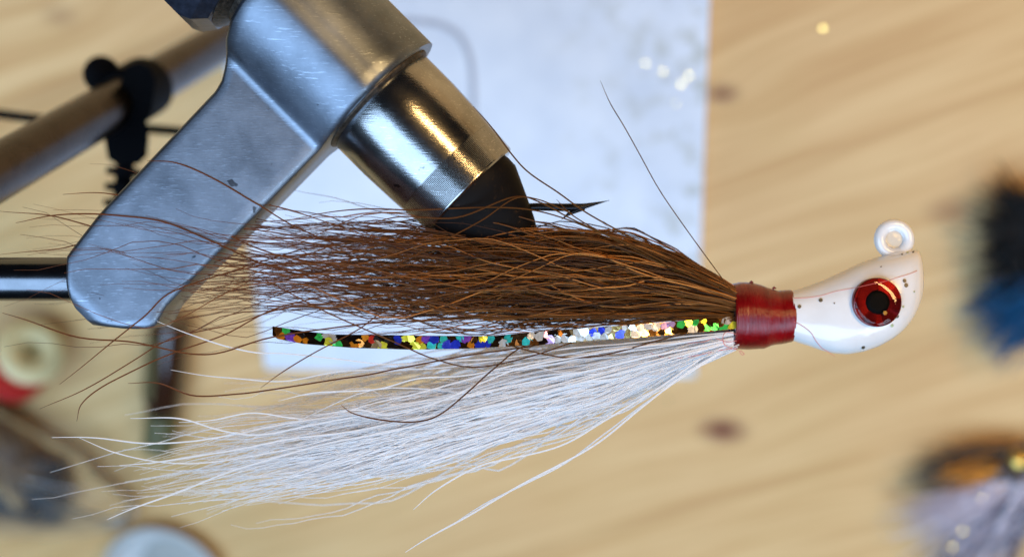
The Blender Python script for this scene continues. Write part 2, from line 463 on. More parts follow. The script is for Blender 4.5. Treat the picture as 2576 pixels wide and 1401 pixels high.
def head_pt(cx, cy, lift=0.0):
    # the spot of the head's surface that is seen at this place of the enlarged view
    x, y = H(cx, cy); k = (DIST - ZJ - head_h(cx, cy) * SJ) / (DIST - ZJ)
    x, y = PXW / 2 + (x - PXW / 2) * k, PXH / 2 + (y - PXH / 2) * k
    qx, qy = (x / 0.79975 - 2200) * 2.595, (y / 0.79975 - 640) * 2.595
    return V(x, y, head_h(qx, qy) + lift)
def head_n(cx, cy):
    e = 6.0; a = head_pt(cx + e, cy) - head_pt(cx - e, cy); b = head_pt(cx, cy - e) - head_pt(cx, cy + e); return a.cross(b).normalized()
xs = list(np.linspace(700, 1700, 34)) + [1720, 1740, 1755, 1766, 1776, 1786, 1794, 1801, 1807, 1812, 1817, 1821, 1824, 1827]
seg = 48; hv = []
for cx in xs:
    yc, hh, w = head_sec(cx)
    for k in range(seg):
        a = 2 * math.pi * k / seg; ca, sa = math.cos(a), math.sin(a)
        y = yc + hh * math.copysign(abs(ca) ** (2 / EXP), ca); z = w * math.copysign(abs(sa) ** (2 / EXP), sa) * KH
        hv.append(V(*H(cx, y), z))
hf = grid_faces(len(xs), seg, True) + [tuple(range(seg)), tuple(range((len(xs) - 1) * seg, len(xs) * seg))]
head = mesh('jig_head', hv, hf, WHITE, jig, True)
md = head.modifiers.new('soften', 'SMOOTH'); md.factor = 0.5; md.iterations = 1
# line eye, dipped in the same paint
lx, ly = H(1590, 292)
lp = [V(lx + 36 * math.cos(a), ly + 36 * math.sin(a), 0) for a in np.linspace(math.radians(62), math.radians(402), 46)]
lp = [V(*H(1705, 480), 0)] + lp + [V(*H(1560, 500), 0)]
tube('line_eye', lp, [15 * SJ] * len(lp), WHITE, jig, 16)
FILM = clear('clear_lacquer_film', (0.97, 0.96, 0.93, 1), 0.08, haze=0.35)
fv = [V(lx, ly, 5)] ; ring_n = 28
for rr, hh in ((12, 3), (22, 0), (28, 5)):
    fv += [V(lx + rr * math.cos(2 * math.pi * k / ring_n), ly + rr * math.sin(2 * math.pi * k / ring_n), hh) for k in range(ring_n)]
fc = [(0, 1 + k, 1 + (k + 1) % ring_n) for k in range(ring_n)]
for q in range(2):
    o_ = 1 + q * ring_n; fc += [(o_ + k, o_ + ring_n + k, o_ + ring_n + (k + 1) % ring_n, o_ + (k + 1) % ring_n) for k in range(ring_n)]
mesh('lacquer_film', fv, fc, FILM, jig)

# paint drawn up round the foot of the line eye
fx0, fy0 = H(1612, 438)
ff_v = [V(fx0 + 42 * math.cos(a) * math.sin(b), fy0 - 8 * math.cos(a) * math.sin(b) * 0.55 + 17 * math.sin(a) * math.sin(b), 27 * math.cos(b)) for b in np.linspace(0.05, math.pi - 0.05, 14) for a in np.linspace(0, 2 * math.pi, 24, endpoint=False)]
mesh('paint_fillet', ff_v, grid_faces(14, 24, True), WHITE, jig)

# glued-on eye
ex, ey = 1445, 806
en = head_n(ex, ey); en = (en + ROT @ Vector((0, 0, 1)) * 1.6).normalized()
ec = head_pt(ex, ey)
eu = (ROT @ Vector((1, 0, 0))); eu = (eu - en * eu.dot(en)).normalized(); ev = en.cross(eu)
ER = 198 * KH * SJ * 0.99
def E(r, a, up): return ec + eu * (r * math.cos(a)) + ev * (r * math.sin(a)) + en * up
RED = NT('red_foil'); g_ = RED.n('NewGeometry')
RED.set(Base_Color=RED.ramp(g_.outputs['Random Per Island'], [(0.0, (0.12, 0.001, 0.002, 1)), (0.6, (0.22, 0.002, 0.003, 1)), (0.88, (0.36, 0.006, 0.005, 1)), (1.0, (0.7, 0.03, 0.012, 1))]),
        Metallic=0.85, Roughness=0.26, Coat_Weight=1.0, Coat_Roughness=0.04); RED = RED.m
rim = [E(ER * q, 2 * math.pi * k / 48, u) for q, u in ((1.0, -0.0011), (1.0, 0.00030), (0.97, 0.00042), (0.90, 0.00044)) for k in range(48)]
eye = mesh('eye', rim, grid_faces(4, 48, True) + [tuple(range(3 * 48, 4 * 48))], plain('dark_red_rim', (0.20, 0.004, 0.006), 0.25, 0.3, coat=1.0), jig)
rnd = random.Random(5); iv, ifc = [], []
NF = 15; cuts = sorted(rnd.random() * 2 * math.pi for _ in range(NF))
for k in range(NF):     # creased foil: each wedge lies at its own slight slant
    a0, a1 = cuts[k], cuts[(k + 1) % NF] + (2 * math.pi if k == NF - 1 else 0)
    t0, t1, t2 = (rnd.uniform(0, 0.00011) for _ in range(3)); m = max(2, int((a1 - a0) / 0.09)); base = len(iv)
    for j in range(m + 1):
        f = j / m; a = a0 + (a1 - a0) * f; s_ = t0 * (1 - f) + t1 * f
        iv += [E(ER * 0.46, a, 0.00047 + t2), E(ER * 0.955, a, 0.00046 + s_)]
    ifc += [(base + 2 * j, base + 2 * j + 1, base + 2 * j + 3, base + 2 * j + 2) for j in range(m)]
iris = mesh('iris', iv, ifc, RED, eye, False)
pv = [E(0, 0, 0.00066)] + [E(ER * 0.50 * q, 2 * math.pi * k / 40, u) for q, u in ((0.6, 0.00065), (0.93, 0.00062), (1.0, 0.00045)) for k in range(40)]
pf = [(0, 1 + k, 1 + (k + 1) % 40) for k in range(40)]
for q in range(2): pf += [(1 + q * 40 + k, 1 + (q + 1) * 40 + k, 1 + (q + 1) * 40 + (k + 1) % 40, 1 + q * 40 + (k + 1) % 40) for k in range(40)]
mesh('pupil', pv, pf, plain('black_gloss', (0.002, 0.002, 0.002), 0.6, Specular_IOR_Level=0.08), eye)

dv_ = [E(0, 0, 0.00078)] + [E(ER * 1.0 * q, 2 * math.pi * k / 40, 0.00034 + 0.00044 * math.sqrt(max(0, 1 - q * q))) for q in (0.2, 0.4, 0.58, 0.74, 0.86, 0.94, 0.985, 1.0) for k in range(40)]
df_ = [(0, 1 + k, 1 + (k + 1) % 40) for k in range(40)]
for q in range(7): df_ += [(1 + q * 40 + k, 1 + (q + 1) * 40 + k, 1 + (q + 1) * 40 + (k + 1) % 40, 1 + q * 40 + (k + 1) % 40) for k in range(40)]
mesh('clear_dome', dv_, df_, clear('eye_resin', (0.99, 0.97, 0.96, 1), 0.03, 1.45), eye)

# glitter specks stuck in the paint
SPK = plain('brown_glitter', (0.13, 0.11, 0.075), 0.35, 0.5, var=0.4, nscale=4000)
SPG = plain('green_glitter', (0.40, 0.45, 0.25), 0.35, 0.4, var=0.3, nscale=4000)
def speck(cx, cy, r, mat, par, lift=0.0):
    n = (head_n(cx, cy) + ROT @ Vector((0, 0, 0.5))).normalized(); c = head_pt(cx, cy) + n * lift
    u = n.orthogonal().normalized(); w = n.cross(u); ph = rnd.random()
    tp = [c + u * (r * math.cos(a)) + w * (r * math.sin(a)) + n * 0.00008 for a in (math.pi / 3 * k + ph for k in range(6))]
    prism('glitter_speck', tp, [q - n * 0.00016 for q in tp], mat, par)
for cx, cy, r, m in ((817, 842, 16, SPK), (992, 790, 17, SPK), (1668, 632, 16, SPK), (1680, 668, 18, SPK), (1607, 920, 15, SPK), (1565, 995, 14, SPG),
                     (1332, 1172, 16, SPK), (1103, 815, 6, SPK), (1485, 517, 5, SPK), (1655, 842, 9, SPG), (1742, 720, 7, SPG), (1700, 402, 9, SPG), (1655, 416, 7, SPK), (1745, 398, 8, SPK)):
    speck(cx, cy, r * KH * SJ, m, head)
spx = E(ER * 0.50, math.radians(-58), 0.00090)
tp = [spx + eu * (17 * KH * SJ * math.cos(a)) + ev * (17 * KH * SJ * math.sin(a)) for a in (math.pi / 3 * k for k in range(6))]
prism('glitter_speck', tp, [q - en * 0.0002 for q in tp], plain('gold_glitter', (0.45, 0.28, 0.08), 0.3, 0.8), eye)

# thread wrap
THREAD = NT('red_thread'); _p = THREAD.pos((0, 0, 0), (1, 1, 1)); _f = THREAD.noise(_p, 2600, 4, 0.6); _g = THREAD.noise(_p, 500, 3)
THREAD.set(Base_Color=THREAD.ramp(_g, [(0.3, (0.14, 0.001, 0.002, 1)), (0.7, (0.25, 0.002, 0.004, 1))]), Roughness=0.22, Specular_IOR_Level=0.45, Coat_Weight=0.35, Coat_Roughness=0.14)
THREAD.bump(_f, 0.14, 0.0001); THREAD = THREAD.m
WT = [(262, 668), (275, 655), (330, 642), (420, 645), (500, 665), (570, 690), (640, 712), (700, 706), (745, 706), (762, 722)]
WB = [(262, 1175), (275, 1186), (400, 1192), (520, 1184), (600, 1156), (700, 1142), (750, 1130), (762, 1116)]
wv = []; turns = 52; wx = []
for k in range(turns):
    x0 = 262 + 500 * k / turns; st_ = 500 / turns
    wx += [(x0, -2.6), (x0 + st_ * 0.25, -0.2), (x0 + st_ * 0.5, 0.6), (x0 + st_ * 0.75, -0.2)]
wx += [(762, -2.6), (763, -40)]
wx = [(262, -60)] + wx
for cx, dr in wx:
    a, b = float(interp(cx, WT)), float(interp(cx, WB)); yc, r = (a + b) / 2, (b - a) / 2 + dr * 1.1
    jit = rnd.uniform(-1.0, 1.0)
    for k in range(44):
        q = 2 * math.pi * k / 44; x, y = H(cx + 3.0 * math.sin(q + cx * 0.05), yc + (r + jit) * math.cos(q)); wv.append(V(x, y, (r + jit) * math.sin(q) * KH * 0.97))
mesh('thread_wrap', wv, grid_faces(len(wx), 44, True) + [tuple(range(44)), tuple(range((len(wx) - 1) * 44, len(wx) * 44))], THREAD, jig)
THIN = plain('fine_red_thread', (0.62, 0.16, 0.14), 0.5)
def on_head(pts): return [head_pt(x, y, 1.2) for x, y in smooth_path(pts, 30)]
tube('thread_end', on_head([(768, 772), (880, 768), (1000, 750), (1120, 715), (1250, 692)]) +
     [Vc(*H(x, y), head_h(1445, 806) + 17) for x, y in smooth_path([(1290, 684), (1420, 655), (1540, 630)], 12)] +
     on_head([(1600, 608), (1700, 578), (1768, 550)]), 0.6 * SJ, THIN, jig, 5)
tube('thread_end', [head_pt(x, min(y, 1205), 1.5) for x, y in smooth_path([(768, 962), (840, 1000), (910, 1055), (950, 1120), (1000, 1180), (1040, 1203)], 26)] +
     [V(*H(1090, 1243), 20)], 0.6 * SJ, THIN, jig, 5)
for pts in ([(285, 1185), (180, 1150), (160, 1080), (190, 1040), (270, 1060)], [(270, 1110), (190, 1120), (90, 1090), (0, 1120), (-160, 1130)],
            [(300, 1188), (330, 1215), (310, 1222), (290, 1190)], [(270, 1170), (120, 1190), (-60, 1230), (-260, 1250), (-420, 1210)]):
    tube('thread_end', [V(*H(x, y), 66) for x, y in smooth_path(pts, 24)], 0.8 * SJ, THIN, jig, 5)
for x, y in ((420, 640), (605, 688)):
    tube('thread_nub', [V(*H(x - 12, y + 8), 8), V(*H(x, y - 4), 10), V(*H(x + 14, y + 6), 8)], [2.6 * SJ, 3 * SJ, 1.6 * SJ], THREAD, jig, 6)

# hook
HOOKM = plain('black_nickel_hook', (0.02, 0.02, 0.022), 0.26, 0.8)
hp = smooth_path([(1880, 768), (1700, 768), (1480, 766), (1330, 764), (1240, 742), (1186, 690), (1178, 630), (1212, 566), (1270, 530), (1340, 521), (1420, 522), (1462, 520), (1500, 512), (1533, 504.5)], 90)
hr = [10.0 if x > 1560 or True else 0 for x in range(len(hp))]
for i, p in enumerate(hp):
    if p[1] < 530 and p[0] > 1440 and i > 45: hr[i] = max(0.6, 10.5 * (1533 - p[0]) / 93)
hook = tube('hook', [V(x, y, 0) for x, y in hp], [r * SJ for r in hr], HOOKM, jig, 12)
tube('barb', [V(x, y, 0) for x, y in ((1470, 522), (1448, 530), (1428, 540), (1412, 553))], [7 * SJ, 6.5 * SJ, 4 * SJ, 0.5 * SJ], HOOKM, hook, 8)

# ------------------------------------------------------------------ hair
rs = np.random.RandomState(11)
BT = [(1850, 722), (1800, 690), (1700, 638), (1600, 608), (1500, 592), (1400, 584), (1200, 580), (1000, 572), (800, 562), (600, 552), (400, 530), (200, 515), (-100, 520)]
BB = [(1850, 802), (1800, 802), (1700, 805), (1600, 808), (1400, 812), (1200, 815), (1000, 812), (800, 805), (600, 808), (400, 830), (200, 850), (-100, 880)]
WHT = [(1850, 836), (1750, 852), (1650, 868), (1500, 892), (1400, 908), (1200, 938), (1000, 972), (800, 1005), (600, 1035), (400, 1065), (100, 1110)]
WHB = [(1850, 880), (1750, 925), (1650, 990), (1500, 1072), (1400, 1108), (1200, 1180), (1000, 1230), (800, 1262), (600, 1285), (400, 1305), (100, 1325)]
def hair(n, top, bot, tip_fn, depth, rad, vpow=1.0, wave=5.0, cross=0.12, steps=30, root=1850, drift=0.0, nlock=60, hold=0.5, sway=0.08):
    paths, rads = [], []
    locks = [(rs.uniform(0.0, 1.0), rs.uniform(-0.9, 0.9)) for _ in range(nlock)]
    for _ in range(n):
        a = rs.uniform(0, 2 * math.pi); q = math.sqrt(rs.uniform(0, 1)); v0 = (0.5 + 0.5 * q * math.cos(a)) ** vpow; w0 = q * math.sin(a)
        tip = tip_fn(); x = root - (root - tip) * np.linspace(0, 1, steps) ** 0.92; u = (root - x) / (root - 300.0)
        lk = min(locks, key=lambda q: abs(q[0] - v0) + 0.5 * abs(q[1] - w0) + rs.uniform(0, 0.12)); g2 = hold * np.clip(u * 1.5, 0, 1)
        v0 = v0 * (1 - drift) + ((lk[0] - v0) * (1 - drift)) * g2; w0 = w0 + (lk[1] - w0) * g2
        dv = rs.normal(drift * 0.8, cross); v = v0 + dv * np.clip(u, 0, 2) ** 1.3 + rs.normal(0, sway) * np.clip(u * 4, 0, 1) * np.sin(u * rs.uniform(6, 17) + rs.uniform(0, 6.28))
        y = interp(x, top) * (1 - v) + interp(x, bot) * v
        g = np.clip((root - x) / 260.0, 0, 1)
        l1, l2 = rs.uniform(190, 330), rs.uniform(95, 170); p1, p2, p3 = rs.uniform(0, 6.28, 3)
        a1 = wave * rs.uniform(0.4, 1.4); a2 = a1 * 0.38
        y = y + g * (a1 * np.sin(x / l1 * 6.28 + p1) + a2 * np.sin(x / l2 * 6.28 + p2))
        f = (x - tip) / max(1.0, root - tip); curl = rs.normal(0, 22); y = y + curl * np.clip(0.45 - f, 0, 1) ** 2 * 5
        h = w0 * interp(x, depth) + g * a1 * 0.8 * np.sin(x / l1 * 6.28 + p3) + rs.normal(0, 18) * u
        paths.append([V(*p) for p in zip(x, y, h)])
        r0 = rad * rs.uniform(0.72, 1.2)
        rads.append(r0 * SJ * np.clip(0.20 + f * 1.7, 0.20, 1.0))
    return paths, rads
DEP = [(1850, 62), (1700, 100), (1500, 125), (1200, 135), (900, 160), (500, 200), (0, 240)]
def tip_brown():
    k = rs.uniform()
    return rs.normal(780, 200) if k < 0.26 else (rs.uniform(860, 1520) if k < 0.90 else rs.uniform(40, 420))
bp, br = hair(840, BT, BB, tip_brown, DEP, 1.6, 1.12, 4.0, 0.16, nlock=90, hold=0.12, sway=0.11)
p2, r2 = hair(46, BT, BB, tip_brown, DEP, 2.0, 1.0, 8.0, 0.42)
BROWN = fibre('brown_deer_hair', (0.018, 0.0055, 0.002, 1), (0.54, 0.20, 0.042, 1), 0.36, 0.25, tipcol=(0.15, 0.044, 0.014, 1))
tag(bundle_mesh('brown_hair', bp + p2, br + r2, BROWN, jig), kind='stuff')
def tip_white():
    k = rs.uniform()
    return rs.normal(720, 190) if k < 0.65 else rs.uniform(850, 1450)
wp, wr = hair(900, WHT, WHB, tip_white, [(a, b * 0.25) for a, b in DEP], 2.25, 0.9, 2.8, 0.09, root=1850, drift=0.28, nlock=45, hold=0.6, sway=0.06)
p2, r2 = hair(46, WHT, WHB, tip_white, DEP, 1.9, 1.0, 8.0, 0.36)
p3, r3_ = hair(170, [(a, b - 6 - 50 * min(1, (1850 - a) / 500)) for a, b in WHT], WHB, tip_white, [(a, 40) for a, b in DEP], 2.1, 1.25, 4.0, 0.12, root=1850, drift=0.1, nlock=30, hold=0.3, sway=0.08)
p3 = [[q - (ROT @ Vector((0, 0, 1))) * SJ * 170 * min(1, i / 8) for i, q in enumerate(p)] for p in p3]
p2 += p3; r2 += r3_
WHAIR = fibre('white_deer_hair', (0.96, 0.965, 0.98, 1), (0.99, 0.99, 0.99, 1), 0.35, 0.5, 0.4)
tag(bundle_mesh('white_hair', wp + p2, wr + r2, WHAIR, jig), kind='stuff')
BSTR = [
    ([(1510, 205), (1535, 262), (1570, 320), (1610, 390), (1655, 470), (1705, 545), (1765, 630), (1842, 735)], 60, 1.3),
    ([(1190, 270), (1240, 325), (1290, 390), (1330, 432), (1400, 482), (1480, 540), (1600, 602), (1720, 668), (1845, 740)], 118, 2.0),
    ([(370, 405), (450, 414), (550, 455), (650, 515), (760, 580), (950, 640), (1300, 690), (1845, 750)], 96, 1.8),
    ([(158, 490), (270, 488), (390, 512), (500, 552), (620, 612), (760, 655), (1000, 690), (1400, 720), (1845, 760)], 88, 1.8),
    ([(40, 560), (140, 540), (290, 543), (410, 556), (540, 612), (680, 668), (900, 720), (1300, 760), (1845, 775)], 100, 2.0),
    ([(0, 530), (110, 540), (210, 565), (300, 585), (460, 590), (700, 600), (1100, 610), (1500, 640), (1845, 745)], 70, 1.7),
    ([(0, 640), (140, 628), (230, 600), (290, 575), (420, 562), (600, 575), (800, 600), (1200, 640), (1845, 750)], 72, 1.6),
    ([(6, 788), (70, 808), (190, 845), (320, 860), (400, 875), (480, 888), (560, 885), (690, 848), (850, 822), (1200, 800), (1845, 790)], 104, 2.0),
    ([(193, 1060), (206, 1015), (262, 968), (360, 920), (440, 888), (560, 842), (720, 770), (1000, 735), (1845, 780)], 96, 1.8),
    ([(322, 965), (400, 962), (490, 995), (600, 992), (720, 972), (900, 948), (1000, 925), (1150, 900), (1342, 868), (1845, 800)], 112, 2.0),
    ([(858, 1020), (890, 1042), (960, 1056), (1050, 1058), (1110, 1040), (1180, 985), (1240, 930), (1330, 862), (1500, 820), (1845, 795)], 124, 2.0),
    ([(150, 965), (270, 870), (360, 800), (430, 735), (560, 690), (760, 660), (1200, 650), (1845, 755)], 98, 1.7),
    ([(100, 1030), (200, 985), (330, 910), (440, 850), (600, 810), (760, 770), (1100, 740), (1845, 770)], 84, 1.5),
    ([(655, 978), (720, 930), (800, 880), (900, 830), (1010, 770), (1300, 730), (1845, 770)], 110, 1.6),
    ([(600, 680), (700, 720), (850, 800), (1000, 862), (1100, 905), (1200, 925), (1350, 890), (1500, 850), (1845, 805)], 118, 1.8),
    ([(700, 560), (900, 525), (1060, 530), (1250, 520), (1400, 545), (1600, 620), (1845, 735)], 120, 1.8),
    ([(880, 580), (1000, 548), (1150, 545), (1290, 498), (1360, 510), (1450, 555), (1600, 625), (1845, 745)], 128, 1.9),
    ([(760, 700), (900, 690), (1050, 640), (1200, 560), (1290, 500), (1350, 502), (1440, 540)], 132, 1.7),
    ([(1400, 500), (1440, 540), (1520, 590), (1640, 650), (1845, 745)], 110, 1.6),
    ([(450, 430), (560, 480), (640, 505), (760, 540), (900, 575), (1200, 610), (1845, 740)], 52, 1.4),
    ([(1240, 848), (1320, 880), (1420, 900), (1520, 890), (1640, 862), (1845, 806)], 120, 2.0),
    ([(480, 740), (640, 705), (800, 715), (960, 740), (1150, 790), (1400, 800), (1845, 790)], 120, 1.8),
]
WSTR = [
    ([(1020, 1390), (1090, 1345), (1190, 1288), (1290, 1232), (1400, 1172), (1510, 1108), (1610, 1030), (1730, 935), (1845, 868)], 96, 2.4),
    ([(1040, 1280), (1100, 1228), (1200, 1175), (1300, 1150), (1420, 1115), (1520, 1060), (1640, 985), (1760, 905), (1845, 862)], 104, 2.2),
    ([(1140, 1318), (1230, 1262), (1330, 1210), (1430, 1160), (1530, 1085), (1640, 1000), (1845, 868)], 80, 2.0),
    ([(130, 1102), (250, 1100), (370, 1115), (470, 1112), (600, 1088), (760, 1060), (1000, 1020), (1400, 950), (1845, 850)], 96, 2.0),
    ([(328, 1050), (450, 1054), (560, 1082), (680, 1090), (900, 1045), (1200, 990), (1845, 852)], 108, 2.0),
    ([(270, 1308), (360, 1268), (470, 1228), (600, 1180), (760, 1130), (1000, 1080), (1400, 980), (1845, 860)], 112, 2.2),
    ([(200, 1100), (290, 1140), (400, 1160), (560, 1160), (760, 1120), (1100, 1040), (1845, 856)], 80, 1.6),
    ([(395, 806), (480, 842), (560, 870), (640, 885), (720, 888), (850, 905), (1000, 915), (1200, 905), (1500, 870), (1845, 835)], 100, 1.8),
    ([(790, 1042), (900, 1030), (980, 1045), (1100, 1010), (1220, 960), (1400, 905), (1845, 842)], 122, 2.0),
    ([(430, 930), (560, 948), (700, 960), (840, 935), (1000, 930), (1200, 915), (1500, 880), (1845, 840)], 60, 1.6),
    ([(450, 1060), (540, 1055), (640, 1040), (800, 1050), (1000, 1000), (1300, 930), (1845, 842)], 92, 1.8),
    ([(700, 1010), (800, 985), (950, 980), (1060, 950), (1200, 940), (1400, 900), (1845, 838)], 116, 1.8),
    ([(300, 1168), (420, 1160), (560, 1135), (700, 1110), (900, 1080), (1200, 1020), (1845, 856)], 102, 2.0),
]
for lst, mt in ((BSTR, BROWN), (WSTR, WHAIR)):
    for pts, h, r in lst:
        q = smooth_path(pts, 54); m = len(q); f = np.linspace(0, 1, m)
        xs_ = q[:, 0]; hh = np.where(xs_ > 1600, h + (58 - h) * np.clip((xs_ - 1600) / 245, 0, 1), h)
        wob = 2.0 * np.sin(xs_ / 47.0 + h) * np.clip((1845 - xs_) / 200, 0, 1)
        tube('hair_strand', [Vc(a, b + w, c) for (a, b), c, w in zip(q, hh, wob)], r * SJ * np.clip(0.3 + f * 4, 0.3, 1), mt, jig, 5)

# ------------------------------------------------------------------ holographic flash strip
def S(cx, cy): return ((800 + cx / 1.61) * 0.79975, (850 + cy / 1.61) * 0.79975)
ST = [(92, 283), (250, 308), (400, 324), (900, 331), (1200, 333), (1350, 318), (1500, 304), (1800, 284), (2100, 261), (2460, 229)]
SB = [(92, 330), (110, 346), (250, 373), (500, 393), (800, 402), (1100, 396), (1400, 380), (1700, 357), (2000, 336), (2200, 319), (2460, 294)]
SH = [(92, 86), (600, 104), (1200, 124), (1800, 132), (2100, 110), (2300, 78), (2460, 52)]
def strip_pt(cx, v, lift=0.0):
    y = float(interp(cx, ST)) * (1 - v) + float(interp(cx, SB)) * v; return Vc(*S(cx, y), float(interp(cx, SH)) + (9 - 21 * math.exp(-((cx - 1790) / 230.0) ** 2) + 3 * math.sin(cx / 140.0)) * (v - 0.5) + lift)
BRONZE = plain('bronze_foil', (0.22, 0.13, 0.055), 0.22, 1.0, var=0.5, nscale=1500, bump=0.2)
sx_ = list(np.linspace(92, 2460, 90)); sv = []
for cx in sx_: sv += [strip_pt(cx, 0, 0), strip_pt(cx, 0.5, 1.0), strip_pt(cx, 1, 0), strip_pt(cx, 1, -1.2), strip_pt(cx, 0, -1.2)]
strip = mesh('flash_strip', sv, grid_faces(len(sx_), 5, True) + [(0, 1, 2, 3, 4), tuple(range(len(sv) - 1, len(sv) - 6, -1))], BRONZE, jig, True, 30)
tag(strip, 'narrow holographic strip covered in many-coloured flakes')
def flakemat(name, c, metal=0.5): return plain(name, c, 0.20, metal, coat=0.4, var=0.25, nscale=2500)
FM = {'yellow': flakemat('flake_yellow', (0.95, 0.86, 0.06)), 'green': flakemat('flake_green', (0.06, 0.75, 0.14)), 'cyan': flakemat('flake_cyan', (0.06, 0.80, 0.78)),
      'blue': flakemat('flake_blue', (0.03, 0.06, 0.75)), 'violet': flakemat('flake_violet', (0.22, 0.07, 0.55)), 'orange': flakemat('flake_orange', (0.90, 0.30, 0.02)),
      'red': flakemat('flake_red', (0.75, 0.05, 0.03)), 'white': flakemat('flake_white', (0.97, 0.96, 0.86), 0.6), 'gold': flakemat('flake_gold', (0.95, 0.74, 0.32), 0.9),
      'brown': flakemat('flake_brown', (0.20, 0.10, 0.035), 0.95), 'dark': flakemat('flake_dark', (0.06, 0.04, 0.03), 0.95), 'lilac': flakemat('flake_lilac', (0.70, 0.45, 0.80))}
def zone(cx):  # flake colours painted after the strip's glints; white and gold stand for glare
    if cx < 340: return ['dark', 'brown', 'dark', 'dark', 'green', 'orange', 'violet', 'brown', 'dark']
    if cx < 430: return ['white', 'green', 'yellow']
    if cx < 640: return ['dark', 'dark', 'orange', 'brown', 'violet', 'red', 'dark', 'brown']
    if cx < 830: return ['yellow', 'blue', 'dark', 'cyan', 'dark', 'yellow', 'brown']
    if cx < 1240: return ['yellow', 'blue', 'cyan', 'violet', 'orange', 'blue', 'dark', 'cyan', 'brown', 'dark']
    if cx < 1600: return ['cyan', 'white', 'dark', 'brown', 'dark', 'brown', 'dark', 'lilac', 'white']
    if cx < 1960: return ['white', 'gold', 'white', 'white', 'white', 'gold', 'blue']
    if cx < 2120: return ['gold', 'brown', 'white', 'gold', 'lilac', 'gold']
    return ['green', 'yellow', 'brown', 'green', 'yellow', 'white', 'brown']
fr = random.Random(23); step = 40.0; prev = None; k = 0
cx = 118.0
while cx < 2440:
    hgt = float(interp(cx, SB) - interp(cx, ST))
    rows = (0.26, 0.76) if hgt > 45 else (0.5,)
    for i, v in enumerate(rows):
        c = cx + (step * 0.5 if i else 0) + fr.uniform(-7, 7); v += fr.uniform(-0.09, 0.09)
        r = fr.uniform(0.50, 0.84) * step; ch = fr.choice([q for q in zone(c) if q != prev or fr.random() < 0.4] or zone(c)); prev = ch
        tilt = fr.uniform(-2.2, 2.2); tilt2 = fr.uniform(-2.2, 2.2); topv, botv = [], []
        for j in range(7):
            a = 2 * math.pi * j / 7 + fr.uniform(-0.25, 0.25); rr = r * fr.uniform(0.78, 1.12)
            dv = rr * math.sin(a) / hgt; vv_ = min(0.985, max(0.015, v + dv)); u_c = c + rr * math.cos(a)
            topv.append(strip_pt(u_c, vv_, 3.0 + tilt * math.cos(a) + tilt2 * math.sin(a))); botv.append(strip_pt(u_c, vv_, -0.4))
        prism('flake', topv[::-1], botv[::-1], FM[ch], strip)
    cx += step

# ------------------------------------------------------------------ clamp on the stem
sa = foot; 
def stem_at(px):   # height where the plumb stem crosses this column of the picture
    best = min((abs((lambda c: PXW / 2 + c.x / PITCH * DIST / (DIST - c.z))(ROT.transposed() @ Vector((foot.x, foot.y, z)) + C0) - px), z) for z in np.linspace(0, 0.12, 600))
    return Vector((foot.x, foot.y, best[1]))
cs = stem_at(335)
def Cc(px, py, toward=0.0):   # a point seen at this pixel in the plane through the clamp that faces the lens
    c0 = ROT.transposed() @ cs + C0; z = c0.z + toward; s = PITCH * (DIST - z) / DIST
    return W((px - PXW / 2) * s, -(py - PXH / 2) * s, z)
clamp = thing('stem_clamp', cs, 'black plastic clamp with knob and screw on the slanted steel rod', 'clamp')
cyl_z('collar', cs, 0.0047, cs.z - 0.005, cs.z + 0.004, BLACKPL, clamp)
def slab(name, px, t0, t1, mat, par):
    return prism(name, [Cc(x, y, t1) for x, y in px][::-1], [Cc(x, y, t0) for x, y in px][::-1], mat, par)
def round_rect(x0, y0, x1, y1, r, k=5):
    out = []
    for cx_, cy_, a0 in ((x1 - r, y0 + r, -90), (x1 - r, y1 - r, 0), (x0 + r, y1 - r, 90), (x0 + r, y0 + r, 180)):
        out += [(cx_ + r * math.cos(math.radians(a0 + 90 * q / k)), cy_ + r * math.sin(math.radians(a0 + 90 * q / k))) for q in range(k + 1)]
    return out
slab('clamp_body', [(318, 168), (350, 158), (378, 172), (392, 205), (384, 255), (368, 300), (374, 345), (370, 392), (350, 412), (300, 418), (272, 400), (262, 345), (258, 325), (290, 300), (310, 270), (300, 220)], -0.004, 0.008, BLACKPL, clamp)
tube('knob', [Cc(255, 185, -0.006), Cc(256, 188, 0.004), Cc(257, 189, 0.0045)], [0.0028, 0.0028, 0.0018], BLACKPL, clamp, 24, ref=tuple(ROT @ Vector((1, 0, 0))))
tube('knob_stalk', [Cc(255, 190, -0.002), Cc(330, 215, -0.002)], 0.0014, BLACKPL, clamp)
scp, scr_ = [], []
for i in range(40):
    y = 405 + i * 4.0; scp.append(Cc(316 - i * 0.35, y, -0.001)); scr_.append(0.0021 + 0.0007 * (1 if (i // 5) % 2 else -1))
tube('screw', scp, scr_, BLACKPL, clamp, 20)
tube('wire', [Cc(x, y, -0.008) for x, y in ((-160, 268), (0, 288), (110, 302), (300, 318), (470, 333), (600, 344))], 0.00075, BLACKPL, clamp, 10)

# ------------------------------------------------------------------ things lying on the table
def down(px, py): return T(px, py)
def loc_scale(px, py):
    return (T(px + 50, py) - T(px - 50, py)).length / 100
